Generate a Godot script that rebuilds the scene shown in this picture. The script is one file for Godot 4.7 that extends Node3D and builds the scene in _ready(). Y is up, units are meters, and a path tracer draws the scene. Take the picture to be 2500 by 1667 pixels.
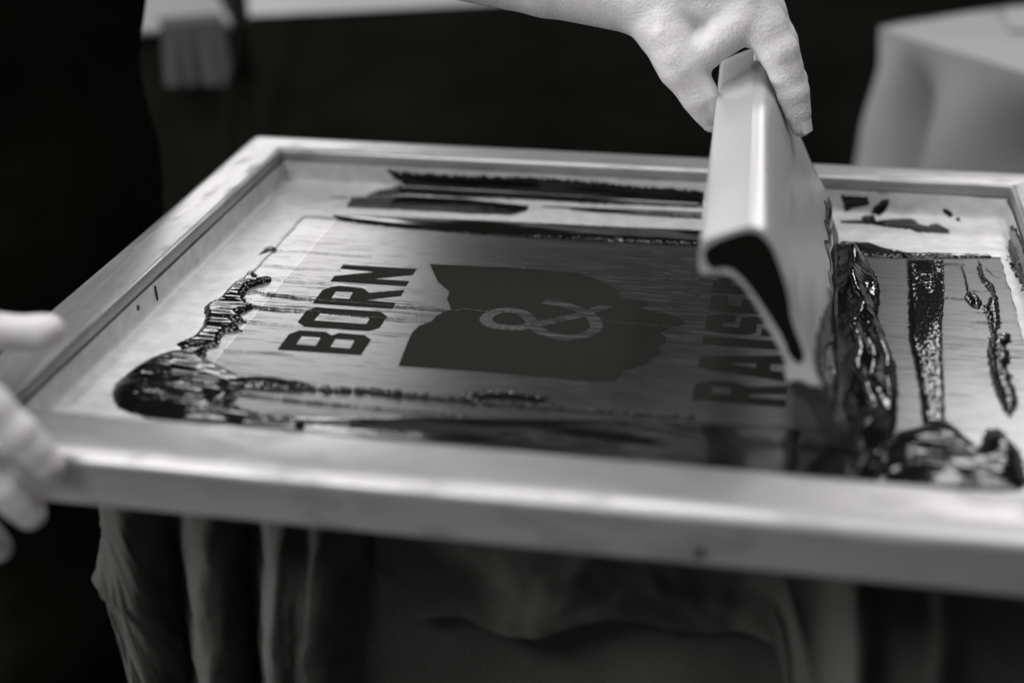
extends Node3D
# Screen printing close-up. All shapes are laid out in "frame metres": x along the long rails,
# y up from the stretched mesh, z towards the photographer; O is where that corner stands in the room.

const O := Vector3(-0.40, 0.88, -0.33)
const FW := 0.8028
const FD := 0.6653
const FH := 0.038
const RW := 0.0468
const NEAR_SCALE := 1.17
const LET_N := [0.1720,0.2500,0.2389,0.2488,0.2385,0.2621,0.2054,0.2768,0.2393,0.2766,0.2392,0.2874,0.1721,0.2878,0.1720,0.2760,0.2058,0.2608,0.1719,0.2586]
const LET_R := [0.1718,0.3354,0.2404,0.3352,0.2398,0.3234,0.2115,0.3218,0.2403,0.3079,0.2401,0.2958,0.2123,0.3066,0.2040,0.2981,0.1824,0.2964,0.1768,0.3000,0.1713,0.3076]
const LET_R_IN := [0.1839,0.3100,0.1987,0.3094,0.1998,0.3235,0.1844,0.3243]
const LET_O := [0.1775,0.3433,0.2321,0.3429,0.2401,0.3509,0.2401,0.3731,0.2332,0.3806,0.1795,0.3810,0.1716,0.3739,0.1715,0.3506]
const LET_O_IN := [0.1847,0.3558,0.2276,0.3559,0.2279,0.3692,0.1842,0.3694]
const LET_B := [0.1785,0.3889,0.1998,0.3886,0.2067,0.3940,0.2109,0.3886,0.2321,0.3890,0.2397,0.3964,0.2395,0.4244,0.1726,0.4259,0.1723,0.3975]
const LET_B_IN1 := [0.1840,0.4006,0.1994,0.4003,0.2002,0.4151,0.1845,0.4149]
const LET_B_IN2 := [0.2120,0.4004,0.2274,0.4001,0.2282,0.4153,0.2124,0.4153]
const STATE := [0.2473,0.2360,0.2964,0.2341,0.3323,0.2310,0.3662,0.2345,0.3787,0.2352,0.3950,0.2439,0.4075,0.2558,0.4182,0.2660,0.4242,0.2818,0.4458,0.2880,0.4468,0.2911,0.4418,0.2984,0.4490,0.3052,0.4620,0.3078,0.4726,0.3123,0.4789,0.3190,0.4800,0.3249,0.4707,0.3326,0.4606,0.3434,0.4677,0.3526,0.4684,0.3598,0.4639,0.3692,0.4640,0.3764,0.4680,0.3799,0.4650,0.3861,0.4595,0.3912,0.4584,0.4024,0.4498,0.4107,0.4422,0.4160,0.4406,0.4270,0.4376,0.4354,0.4228,0.4379,0.3874,0.4374,0.3395,0.4363,0.2730,0.4377,0.2692,0.3952,0.2684,0.3775,0.2704,0.3651,0.2781,0.3545,0.2796,0.3449,0.2838,0.3347,0.2887,0.3307,0.2859,0.3215,0.2800,0.3077,0.2793,0.2961,0.2781,0.2912,0.2716,0.2837,0.2634,0.2729,0.2570,0.2581]
const AMP := [0.4148,0.3004,0.3891,0.3279,0.3639,0.3455,0.3516,0.3549,0.3419,0.3575,0.3299,0.3550,0.3217,0.3465,0.3219,0.3352,0.3279,0.3266,0.3352,0.3238,0.3447,0.3254,0.3524,0.3320,0.3600,0.3453,0.3673,0.3577,0.3789,0.3662,0.3904,0.3681,0.4021,0.3631,0.4094,0.3530,0.4108,0.3412,0.4056,0.3267,0.3948,0.3144,0.3777,0.3053,0.3611,0.3006]
const INK := {
	"ridge": [0.1014,0.4427,0.0909,0.4316,0.1004,0.4167,0.1001,0.3987,0.0951,0.3810,0.0869,0.3633,0.0863,0.3512,0.0923,0.3403,0.0922,0.3097,0.0960,0.2972,0.0954,0.2826,0.0970,0.2782,0.1039,0.2866,0.1075,0.2966,0.1178,0.2896,0.1215,0.2969,0.1131,0.3062,0.1079,0.3149,0.1092,0.3325,0.1173,0.3460,0.1276,0.3516,0.1203,0.3649,0.1191,0.3699,0.1307,0.3820,0.1185,0.3817,0.1316,0.3979,0.1213,0.4020,0.1199,0.4112,0.1245,0.4280,0.1161,0.4338],
	"lump": [0.0807,0.5245,0.0742,0.5065,0.0772,0.4842,0.0819,0.4671,0.0922,0.4485,0.1014,0.4427,0.1053,0.4334,0.1161,0.4338,0.1224,0.4518,0.1343,0.4602,0.1584,0.4743,0.1909,0.4747,0.2148,0.4804,0.2169,0.4868,0.1967,0.4912,0.1697,0.4920,0.1589,0.4996,0.1722,0.5106,0.1657,0.5173,0.1594,0.5240,0.1704,0.5294,0.2043,0.5379,0.2333,0.5364,0.2419,0.5624,0.1964,0.5636,0.1529,0.5626,0.1276,0.5547,0.1067,0.5477,0.0921,0.5411],
	"near": [0.1670,0.5377,0.2454,0.5266,0.3029,0.5178,0.3601,0.5092,0.4459,0.4992,0.5025,0.4930,0.5586,0.4881,0.6003,0.4874,0.6387,0.5503,0.5089,0.5730,0.4011,0.5733,0.2882,0.5708,0.1889,0.5708],
	"speck": [0.0901,0.2243,0.0956,0.2175,0.1027,0.2280,0.0962,0.2349,0.0896,0.2475,0.0908,0.2387],
	"far_line": [0.1210,0.1331,0.1606,0.1289,0.2577,0.1243,0.3576,0.1201,0.4723,0.1164,0.4837,0.1167,0.4865,0.1559,0.4751,0.1516,0.3632,0.1556,0.2798,0.1556,0.2073,0.1524,0.1722,0.1483,0.1360,0.1419],
	"far_blob": [0.1268,0.0802,0.1511,0.0739,0.1850,0.0671,0.2431,0.0662,0.2560,0.0689,0.3084,0.0758,0.3109,0.0894,0.2962,0.1067,0.2367,0.1096,0.1834,0.1079,0.1316,0.1140],
	"far_stripe": [0.3060,0.0739,0.4762,0.0670,0.4768,0.0760,0.3238,0.0827],
	"bead": [0.5961,0.1345,0.6153,0.1429,0.6243,0.1677,0.6315,0.2026,0.6338,0.2332,0.6331,0.2597,0.6304,0.2887,0.6344,0.3183,0.6381,0.3495,0.6415,0.3819,0.6408,0.4283,0.6378,0.4764,0.6312,0.5173,0.6221,0.5519,0.6051,0.5629,0.5976,0.4601,0.5933,0.3283,0.5893,0.1809],
	"strip": [0.6606,0.1582,0.6585,0.2326,0.6546,0.3268,0.6571,0.3820,0.6578,0.4330,0.6572,0.4640,0.6721,0.4614,0.6733,0.4303,0.6766,0.3787,0.6771,0.3570,0.6813,0.2925,0.6868,0.2345,0.6916,0.1531],
	"near_lump": [0.6219,0.5148,0.6416,0.4805,0.6557,0.4712,0.6723,0.4591,0.6806,0.4737,0.6867,0.4883,0.6918,0.5004,0.7009,0.4679,0.7074,0.4645,0.7182,0.4980,0.7182,0.5332,0.7163,0.5493,0.6167,0.5629],
	"ragged": [0.7222,0.1517,0.7230,0.1875,0.7288,0.2073,0.7288,0.2340,0.7281,0.2535,0.7268,0.2787,0.7221,0.3021,0.7316,0.3020,0.7301,0.3169,0.7244,0.3264,0.7279,0.3372,0.7262,0.3540,0.7219,0.3629,0.7253,0.3783,0.7225,0.3891,0.7250,0.3964,0.7245,0.4214,0.7178,0.4442,0.7136,0.4233,0.7117,0.3987,0.7119,0.3726,0.7122,0.3454,0.7190,0.3041,0.7191,0.2708,0.7169,0.2554,0.7269,0.2278,0.7230,0.2014,0.7197,0.1810],
	"drop": [0.7074,0.2210,0.7132,0.2267,0.7168,0.2426,0.7131,0.2560,0.7084,0.2536,0.7030,0.2367],
	"far_right": [0.6025,0.1239,0.6302,0.1232,0.6403,0.1332,0.6611,0.1413,0.7342,0.1339,0.7336,0.1405,0.6971,0.1466,0.6612,0.1525,0.6403,0.1551,0.6295,0.1550,0.6024,0.1433],
	"far_base": [0.6028,0.0686,0.6318,0.0617,0.6374,0.0650,0.6499,0.0566,0.6702,0.0512,0.6759,0.0650,0.6827,0.0702,0.6918,0.0603,0.6976,0.0698,0.7020,0.0773,0.7025,0.0894,0.6732,0.0902,0.6666,0.0831,0.6455,0.0804,0.6314,0.0765,0.6028,0.0770],
	"mid_film": [0.3333,0.4755,0.3637,0.4677,0.3917,0.4720,0.3968,0.4840,0.3705,0.4873,0.3409,0.4892],
	"right_film": [0.6827,0.3392,0.6973,0.3311,0.7020,0.3444,0.6973,0.3590,0.6815,0.3562],
	"right_film2": [0.6754,0.4125,0.6916,0.4022,0.7038,0.4127,0.7005,0.4256,0.6766,0.4273],
	"far_line2": [0.1904,0.0880,0.2625,0.0798,0.3709,0.0773,0.4769,0.0771,0.4776,0.0860,0.3727,0.0896,0.2536,0.0953],
	"far_arc": [0.0800,0.1154,0.0863,0.0965,0.1051,0.0825,0.1269,0.0778,0.1273,0.0862,0.1043,0.0936,0.0901,0.1078,0.0866,0.1225],
}
const WALL_INK := {
	"w_main": [0.1584,0.0043,0.1752,0.0064,0.2100,0.0063,0.2891,0.0046,0.3514,0.0050,0.3900,0.0071,0.4740,0.0096,0.4749,0.0297,0.3679,0.0341,0.2900,0.0335,0.2415,0.0365,0.1828,0.0362,0.1437,0.0474,0.1495,0.0303,0.1703,0.0200,0.1748,0.0154,0.1643,0.0117],
	"w_a": [0.6022,0.0031,0.6061,0.0067,0.6270,0.0063,0.6298,0.0132,0.6135,0.0173,0.6082,0.0231,0.6058,0.0122],
	"w_b": [0.6363,-0.0027,0.6404,-0.0041,0.6441,-0.0031,0.6452,0.0007,0.6373,0.0007],
	"w_c": [0.6415,0.0079,0.6472,0.0068,0.6465,0.0146,0.6441,0.0194,0.6395,0.0244,0.6320,0.0217,0.6344,0.0161],
	"w_d": [0.6238,0.0302,0.6266,0.0263,0.6345,0.0247,0.6365,0.0410,0.6243,0.0419],
	"w_e": [0.6963,0.0133,0.7021,0.0145,0.7077,0.0196,0.7043,0.0210,0.6989,0.0170],
	"w_f": [0.7102,0.0229,0.7122,0.0220,0.7138,0.0235,0.7134,0.0263,0.7108,0.0256],
}
const STRINGS := [
	[[0.1064,0.3279,0.1160,0.3199,0.1289,0.3266,0.1440,0.3253,0.1550,0.3273,0.1275,0.3234,0.1484,0.3278,0.1679,0.3284,0.1821,0.3298,0.1961,0.3305,0.2107,0.3301,0.2308,0.3306,0.2419,0.3312,0.2632,0.3314,0.2819,0.3320,0.2943,0.3324,0.2994,0.3278,0.3101,0.3297,0.3395,0.3284], 1.60, 1.20],
	[[0.1144,0.3465,0.1276,0.3516,0.1485,0.3529,0.1167,0.3498,0.1447,0.3539,0.1694,0.3522,0.1921,0.3546,0.2132,0.3559,0.2390,0.3564,0.2594,0.3561,0.2773,0.3548], 2.20, 0.90],
	[[0.1231,0.3809,0.1299,0.3822,0.1650,0.3822,0.2017,0.3850], 0.80, 0.50],
	[[0.1312,0.4341,0.1358,0.4355,0.1581,0.4339,0.1747,0.4333,0.1888,0.4342], 0.90, 0.90],
	[[0.1015,0.2278,0.1232,0.2272,0.1577,0.2274,0.1753,0.2290,0.1919,0.2277], 0.60, 0.70],
	[[0.0956,0.2627,0.1358,0.2646,0.1742,0.2624], 0.80, 0.50],
	[[0.1208,0.2923,0.1568,0.2945,0.1783,0.2936], 0.80, 0.80],
	[[0.2733,0.2317,0.2960,0.2320,0.3383,0.2337,0.3659,0.2327,0.3939,0.2359], 0.90, 0.70],
	[[0.4535,0.2359,0.4682,0.2348,0.4817,0.2329,0.5014,0.2331], 1.40, 0.70],
	[[0.4582,0.2956,0.4867,0.2956,0.4993,0.2967], 0.80, 0.50],
	[[0.4178,0.3324,0.4583,0.3332,0.4899,0.3354,0.5020,0.3355], 0.70, 0.70],
	[[0.1929,0.4866,0.2326,0.4861,0.2651,0.4831,0.2916,0.4848,0.3384,0.4855,0.3725,0.4833,0.4071,0.4859,0.5018,0.4838], 5.50, 3.00],
	[[0.1531,0.5195,0.1704,0.5294,0.1949,0.5360,0.2131,0.5381,0.2344,0.5397,0.2794,0.5402,0.3369,0.5362], 6.00, 4.00],
	[[0.1292,0.4712,0.1446,0.4746,0.1599,0.4780,0.1829,0.4780,0.2021,0.4806], 5.00, 3.00],
	[[0.1553,0.5022,0.1786,0.5039,0.2017,0.5055,0.2237,0.5073,0.2853,0.5084,0.3454,0.5092], 2.40, 1.60],
	[[0.6849,0.2381,0.6934,0.2383,0.7035,0.2383], 0.90, 1.20],
	[[0.7062,0.1617,0.7072,0.1831,0.7075,0.2109,0.7073,0.2244], 1.20, 1.40],
	[[0.7075,0.2193,0.7150,0.2197,0.7227,0.2191], 0.90, 0.90],
	[[0.6922,0.1633,0.7003,0.1612,0.7095,0.1626], 1.30, 1.30],
	[[0.7087,0.2647,0.7148,0.2652,0.7244,0.2668], 0.90, 0.90],
	[[0.7083,0.2834,0.7156,0.2831,0.7241,0.2823], 0.90, 0.90],
	[[0.7263,0.1656,0.7312,0.1826,0.7370,0.1887], 0.80, 0.80],
	[[0.2512,0.3418,0.2565,0.3418,0.2805,0.3432], 0.60, 0.50],
	[[0.2492,0.3244,0.2625,0.3238,0.2764,0.3263], 0.60, 0.50],
]

var M := {}
var taken := {}
var n_a := FastNoiseLite.new()
var n_b := FastNoiseLite.new()
var n_c := FastNoiseLite.new()
var n_d := FastNoiseLite.new()

# ------------------------------------------------------------------ helpers
func grey(v: float, tint := 0.0) -> Color:
	return Color(v * (1.0 + 0.02 * tint), v * (1.0 + 0.05 * tint), v * (1.0 - 0.22 * tint)).linear_to_srgb()

func mat(called: String, v: float, rough: float, metal := 0.0, tint := 0.0) -> StandardMaterial3D:
	var m := StandardMaterial3D.new()
	m.resource_name = called
	m.albedo_color = grey(v, tint)
	m.roughness = rough
	m.metallic = metal
	M[called] = m
	return m

func noise_tex(freq: float, seed_: int, lo: float, hi: float, w := 256, h := 256, normal := false, strength := 4.0) -> ImageTexture:
	var n := FastNoiseLite.new()
	n.seed = seed_
	n.frequency = freq
	n.fractal_octaves = 4
	var im := n.get_seamless_image(w, h)
	im.convert(Image.FORMAT_RGBA8)
	if normal:
		im.bump_map_to_normal_map(strength)
	else:
		var d := im.get_data()
		for i in range(0, d.size(), 4):
			var v := int(255.0 * lerpf(lo, hi, d[i] / 255.0))
			d[i] = v
			d[i + 1] = v
			d[i + 2] = v
		im = Image.create_from_data(w, h, false, Image.FORMAT_RGBA8, d)
	return ImageTexture.create_from_image(im)

func numbered(called: String) -> String:
	var k: int = taken.get(called, 0)
	taken[called] = k + 1
	return called if k == 0 else "%s_%03d" % [called, k]

func thing(called: String, label: String, category: String, base: Vector3, group := "") -> Node3D:
	var o := Node3D.new()
	o.name = numbered(called)
	add_child(o, true)
	o.position = O + base
	o.set_meta("label", label)
	o.set_meta("category", category)
	o.set_meta("base", base)
	if group:
		o.set_meta("group", group)
	return o

func part(called: String, mesh: Mesh, m: Material, parent: Node3D) -> MeshInstance3D:
	var o := MeshInstance3D.new()
	o.name = called
	o.mesh = mesh
	for s in mesh.get_surface_count():
		mesh.surface_set_material(s, m)
	parent.add_child(o, true)
	if parent.has_meta("base"):
		o.position = -(parent.get_meta("base") as Vector3)
	return o

func new_st() -> SurfaceTool:
	var st := SurfaceTool.new()
	st.begin(Mesh.PRIMITIVE_TRIANGLES)
	return st

func done(st: SurfaceTool) -> ArrayMesh:
	st.generate_normals()
	return st.commit()

func tri(st: SurfaceTool, a: Vector3, b: Vector3, c: Vector3) -> void:
	for p in [a, b, c]:
		st.set_uv(Vector2(p.x + p.z * 0.37, p.y + p.z))
		st.add_vertex(p)

func quad(st: SurfaceTool, a: Vector3, b: Vector3, c: Vector3, d: Vector3) -> void:
	tri(st, a, b, c)
	tri(st, a, c, d)

func box(st: SurfaceTool, a: Vector3, b: Vector3) -> void:
	var p := []
	for i in 8:
		p.append(Vector3(b.x if i & 1 else a.x, b.y if i & 2 else a.y, b.z if i & 4 else a.z))
	st.set_smooth_group(-1)
	for f in [[0, 1, 3, 2], [5, 4, 6, 7], [4, 0, 2, 6], [1, 5, 7, 3], [2, 3, 7, 6], [4, 5, 1, 0]]:
		quad(st, p[f[0]], p[f[3]], p[f[2]], p[f[1]])
	st.set_smooth_group(0)

# a grid of points joined into one smooth sheet; uv in metres if given
func sheet(nu: int, nv: int, f: Callable, uvs = null) -> ArrayMesh:
	var st := new_st()
	for j in nv + 1:
		for i in nu + 1:
			var u := float(i) / nu
			var v := float(j) / nv
			st.set_uv(uvs.call(u, v) if uvs != null else Vector2(u, v))
			st.add_vertex(f.call(u, v))
	for j in nv:
		for i in nu:
			var a := j * (nu + 1) + i
			for k in [a, a + 1, a + nu + 2, a, a + nu + 2, a + nu + 1]:
				st.add_index(k)
	return done(st)

func pv(flat: Array) -> PackedVector2Array:
	var r := PackedVector2Array()
	for i in range(0, flat.size(), 2):
		r.append(Vector2(flat[i], flat[i + 1]))
	return r

func sdist(p: Vector2, poly: PackedVector2Array) -> float:
	var best := 1e9
	var inside := false
	var n := poly.size()
	var a := poly[n - 1]
	for i in n:
		var b := poly[i]
		var e := b - a
		var q := p - a
		var t := clampf(q.dot(e) / maxf(e.dot(e), 1e-12), 0.0, 1.0)
		best = minf(best, (q - e * t).length_squared())
		if (a.y > p.y) != (b.y > p.y) and p.x < a.x + (p.y - a.y) / (b.y - a.y) * e.x:
			inside = not inside
		a = b
	return sqrt(best) * (1.0 if inside else -1.0)

# ------------------------------------------------------------------ smooth bodies (capsule field, surface nets)
func net(st: SurfaceTool, bones: Array, cell: float, k: float, bump := 0.0) -> void:
	var lo := Vector3(1e9, 1e9, 1e9)
	var hi := -lo
	for b in bones:
		var r: float = maxf(b[2], b[3])
		lo = lo.min(b[0] - Vector3.ONE * r).min(b[1] - Vector3.ONE * r)
		hi = hi.max(b[0] + Vector3.ONE * r).max(b[1] + Vector3.ONE * r)
	lo -= Vector3.ONE * (cell * 3.0 + k)
	hi += Vector3.ONE * (cell * 3.0 + k)
	var nx := int((hi.x - lo.x) / cell) + 1
	var ny := int((hi.y - lo.y) / cell) + 1
	var nz := int((hi.z - lo.z) / cell) + 1
	var f := PackedFloat32Array()
	f.resize(nx * ny * nz)
	f.fill(1.0)
	for b in bones:
		var A: Vector3 = b[0]
		var B: Vector3 = b[1]
		var ra: float = b[2]
		var rb: float = b[3]
		var mg := maxf(ra, rb) + k + cell * 2.5
		var p0 := (A.min(B) - Vector3.ONE * mg - lo) / cell
		var p1 := (A.max(B) + Vector3.ONE * mg - lo) / cell
		var ba := B - A
		var il := 1.0 / maxf(ba.length_squared(), 1e-10)
		for z in range(maxi(0, int(p0.z)), mini(nz, int(p1.z) + 1)):
			for y in range(maxi(0, int(p0.y)), mini(ny, int(p1.y) + 1)):
				var at := (z * ny + y) * nx
				for x in range(maxi(0, int(p0.x)), mini(nx, int(p1.x) + 1)):
					var q := lo + Vector3(x, y, z) * cell - A
					var t := clampf(q.dot(ba) * il, 0.0, 1.0)
					var d := (q - ba * t).length() - ra - (rb - ra) * t
					var o := f[at + x]
					var hh := maxf(k - absf(o - d), 0.0) / k
					f[at + x] = minf(o, d) - hh * hh * k * 0.25
	if bump > 0.0:
		for z in nz:
			for y in ny:
				for x in nx:
					var i := (z * ny + y) * nx + x
					if absf(f[i]) < cell * 3.0:
						f[i] += bump * n_a.get_noise_3dv((lo + Vector3(x, y, z) * cell) * 1000.0)
	var ids := PackedInt32Array()
	ids.resize(nx * ny * nz)
	ids.fill(-1)
	var count := 0
	var pts := PackedVector3Array()
	var dxyz := [1, nx, nx * ny]
	for z in nz - 1:
		for y in ny - 1:
			for x in nx - 1:
				var i := (z * ny + y) * nx + x
				var s := 0
				for c in 8:
					if f[i + (c & 1) + (nx if c & 2 else 0) + (nx * ny if c & 4 else 0)] < 0.0:
						s += 1
				if s == 0 or s == 8:
					continue
				var sum := Vector3.ZERO
				var m := 0
				for c in 8:
					for ax in 3:
						if c & (1 << ax):
							continue
						var e := c | (1 << ax)
						var fa := f[i + (c & 1) + (nx if c & 2 else 0) + (nx * ny if c & 4 else 0)]
						var fb := f[i + (e & 1) + (nx if e & 2 else 0) + (nx * ny if e & 4 else 0)]
						if (fa < 0.0) != (fb < 0.0):
							var t := fa / (fa - fb)
							var pa := Vector3(c & 1, (c >> 1) & 1, (c >> 2) & 1)
							var pb := Vector3(e & 1, (e >> 1) & 1, (e >> 2) & 1)
							sum += pa.lerp(pb, t)
							m += 1
				ids[i] = count
				count += 1
				pts.append(lo + (Vector3(x, y, z) + sum / m) * cell)
	var out := PackedInt32Array()
	for z in range(1, nz - 1):
		for y in range(1, ny - 1):
			for x in range(1, nx - 1):
				var i := (z * ny + y) * nx + x
				for ax in 3:
					var j: int = i + dxyz[ax]
					if (f[i] < 0.0) == (f[j] < 0.0):
						continue
					var u: int = dxyz[(ax + 1) % 3]
					var v: int = dxyz[(ax + 2) % 3]
					var qd := [ids[i], ids[i - u], ids[i - u - v], ids[i - v]]
					if f[i] < 0.0:
						out.append_array([qd[0], qd[2], qd[1], qd[0], qd[3], qd[2]])
					else:
						out.append_array([qd[0], qd[1], qd[2], qd[0], qd[2], qd[3]])
	for t in range(0, out.size(), 3):
		for kk in [0, 1, 2]:
			var p: Vector3 = pts[out[t + kk]]
			st.set_uv(Vector2(p.x + p.z * 0.4, p.y + p.z * 0.3))
			st.add_vertex(p)

func chain(bones: Array, pts: Array, radii: Array) -> void:
	for i in pts.size() - 1:
		bones.append([pts[i], pts[i + 1], radii[i], radii[i + 1]])

# a finger: knuckles a little thicker than the bones between them
func finger(bones: Array, pts: Array, radii: Array) -> void:
	var p := []
	var r := []
	for i in pts.size():
		p.append(pts[i])
		r.append(radii[i])
		if i < pts.size() - 1:
			p.append(pts[i].lerp(pts[i + 1], 0.5))
			r.append((radii[i] + radii[i + 1]) * 0.5 * (0.93 if i > 0 and i < pts.size() - 2 else 0.97))
	chain(bones, p, r)

# ------------------------------------------------------------------ set up: camera, air, lamps
func area(called: String, at: Vector3, to: Vector3, size: Vector2, radiance: float) -> void:
	var l := AreaLight3D.new()
	l.name = called
	l.area_size = size
	l.area_normalize_energy = true
	l.light_energy = radiance * size.x * size.y / PI
	l.light_color = Color(1.0, 0.99, 0.995)
	l.area_range = 12.0
	l.shadow_enabled = true
	add_child(l, true)
	l.look_at_from_position(O + at, O + to, Vector3.UP if absf((to - at).normalized().y) < 0.95 else Vector3.FORWARD)

func set_up() -> void:
	var cam := Camera3D.new()
	cam.name = "camera"
	cam.position = O + Vector3(0.5545, 0.4917, 1.4001)
	cam.rotation = Vector3(-0.44053, 0.19828, -0.01263)
	var at := CameraAttributesPhysical.new()
	at.frustum_focal_length = 51.6
	at.exposure_aperture = 1.8
	at.frustum_focus_distance = 1.225
	at.frustum_near = 0.05
	at.frustum_far = 60.0
	cam.attributes = at
	cam.fov = 26.18
	cam.near = 0.05
	cam.far = 60.0
	add_child(cam)
	cam.fov = 26.18
	var env := Environment.new()
	env.background_mode = Environment.BG_COLOR
	env.background_color = grey(0.018, 0.4)
	env.tonemap_mode = Environment.TONE_MAPPER_LINEAR
	env.tonemap_exposure = 1.2
	env.sdfgi_enabled = true
	env.ssao_enabled = true
	env.ssil_enabled = true
	var we := WorldEnvironment.new()
	we.name = "surroundings"
	we.environment = env
	add_child(we)
	for x in [-0.75, 0.25, 1.25]:
		area("ceiling_tube", Vector3(x, 2.1, 0.30), Vector3(x * 0.5 + 0.2, 0.0, 0.25), Vector2(0.22, 1.5), 14.0)
	area("window_light", Vector3(-1.05, 0.98, -2.0), Vector3(-0.3, 0.3, 0.25), Vector2(1.2, 0.62), 5.6)
	area("window_light", Vector3(1.30, 1.62, -2.1), Vector3(0.9, 0.3, 0.25), Vector2(0.7, 0.5), 14.0)
	area("front_fill", Vector3(-0.65, 2.0, 2.15), Vector3(0.3, 0.0, 0.6), Vector2(1.2, 0.8), 13.0)  # unseen fill, added to brighten the front rail and the hands
	area("side_fill", Vector3(-1.45, 0.12, 0.86), Vector3(0.1, -0.12, 0.58), Vector2(0.5, 0.5), 34.0)  # unseen low fill, added to light the sleeve folds from the left

# ------------------------------------------------------------------ materials
func make_materials() -> void:
	n_a.seed = 11
	n_a.frequency = 0.02
	n_a.fractal_octaves = 3
	n_b.seed = 23
	n_b.frequency = 0.12
	n_b.fractal_octaves = 3
	n_d.seed = 61
	n_d.frequency = 0.12
	n_d.fractal_type = FastNoiseLite.FRACTAL_NONE
	n_c.seed = 5
	n_c.frequency = 0.006
	n_c.fractal_octaves = 3
	# brushed aluminium: long scratches along the rail, smudges over them
	var streak := FastNoiseLite.new()
	streak.seed = 3
	streak.frequency = 0.35
	streak.fractal_octaves = 3
	var smudge := FastNoiseLite.new()
	smudge.seed = 8
	smudge.frequency = 0.012
	smudge.fractal_octaves = 4
	var W := 1024
	var H := 256
	var alb := Image.create(W, H, false, Image.FORMAT_RGB8)
	var rou := Image.create(W, H, false, Image.FORMAT_RGB8)
	for y in H:
		for x in W:
			var s := streak.get_noise_2d(x * 0.02, y)
			var m := smudge.get_noise_2d(x, y * 2.5)
			var g := clampf((m - 0.12) * 3.0, 0.0, 1.0)
			var v := 0.63 + 0.06 * s - 0.10 * g * (0.6 + 0.4 * s)
			alb.set_pixel(x, y, Color(v, v, v * 0.995))
			var r := clampf(0.40 + 0.10 * s + 0.08 * g, 0.1, 1.0)
			rou.set_pixel(x, y, Color(r, r, r))
	var al := mat("brushed_aluminium", 1.0, 1.0, 0.66)
	al.albedo_texture = ImageTexture.create_from_image(alb)
	al.roughness_texture = ImageTexture.create_from_image(rou)
	al.metallic_specular = 0.5
	var sq := mat("squeegee_aluminium", 0.56, 0.38, 0.5)
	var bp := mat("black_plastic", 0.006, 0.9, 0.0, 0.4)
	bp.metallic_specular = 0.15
	mat("rubber", 0.03, 0.45, 0.0, 0.4)
	var ink := mat("wet_ink", 0.0045, 0.10, 0.0, 0.3)
	ink.metallic_specular = 0.42
	var tape := mat("tape", 0.56, 0.42)
	tape.albedo_texture = noise_tex(0.03, 31, 0.88, 1.0)
	tape.uv1_scale = Vector3(3, 3, 1)
	tape.normal_enabled = true
	tape.normal_texture = noise_tex(0.015, 32, 0, 1, 256, 256, true, 6.0)
	tape.normal_scale = 0.25
	var skin := mat("skin", 0.65, 0.5)
	skin.subsurf_scatter_enabled = true
	skin.subsurf_scatter_strength = 0.12
	skin.normal_enabled = true
	skin.normal_texture = noise_tex(0.06, 41, 0, 1, 256, 256, true, 7.0)
	skin.normal_scale = 0.3
	skin.albedo_texture = noise_tex(0.02, 43, 0.92, 1.0)
	skin.uv1_triplanar = true
	skin.uv1_scale = Vector3(18, 18, 18)
	var open := mat("open_mesh", 0.017, 1.0, 0.0, 0.4)
	open.specular_mode = BaseMaterial3D.SPECULAR_DISABLED
	mat("nail", 0.6, 0.25)
	var cloth := mat("black_clothing", 0.006, 0.95, 0.0, 0.6)
	cloth.specular_mode = BaseMaterial3D.SPECULAR_DISABLED
	var shirt := mat("grey_shirt_cotton", 0.085, 0.95, 0.0, 0.2)
	shirt.albedo_texture = noise_tex(0.05, 51, 0.72, 1.0)
	shirt.specular_mode = BaseMaterial3D.SPECULAR_DISABLED
	shirt.uv1_triplanar = true
	shirt.uv1_scale = Vector3(24, 24, 24)
	var skirt := mat("black_table_skirt", 0.012, 0.95, 0.0, 0.6)
	skirt.albedo_texture = noise_tex(0.03, 52, 0.8, 1.0)
	skirt.specular_mode = BaseMaterial3D.SPECULAR_DISABLED
	var white := mat("white_tablecloth", 0.32, 0.8)
	white.albedo_texture = noise_tex(0.01, 53, 0.92, 1.0)
	mat("pale_tabletop", 0.34, 0.6)
	mat("rag_cotton", 0.035, 0.95)
	mat("floor_concrete", 0.22, 0.6)
	mat("platen_board", 0.2, 0.6)
	mat("stand_steel", 0.05, 0.5, 0.5)

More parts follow.
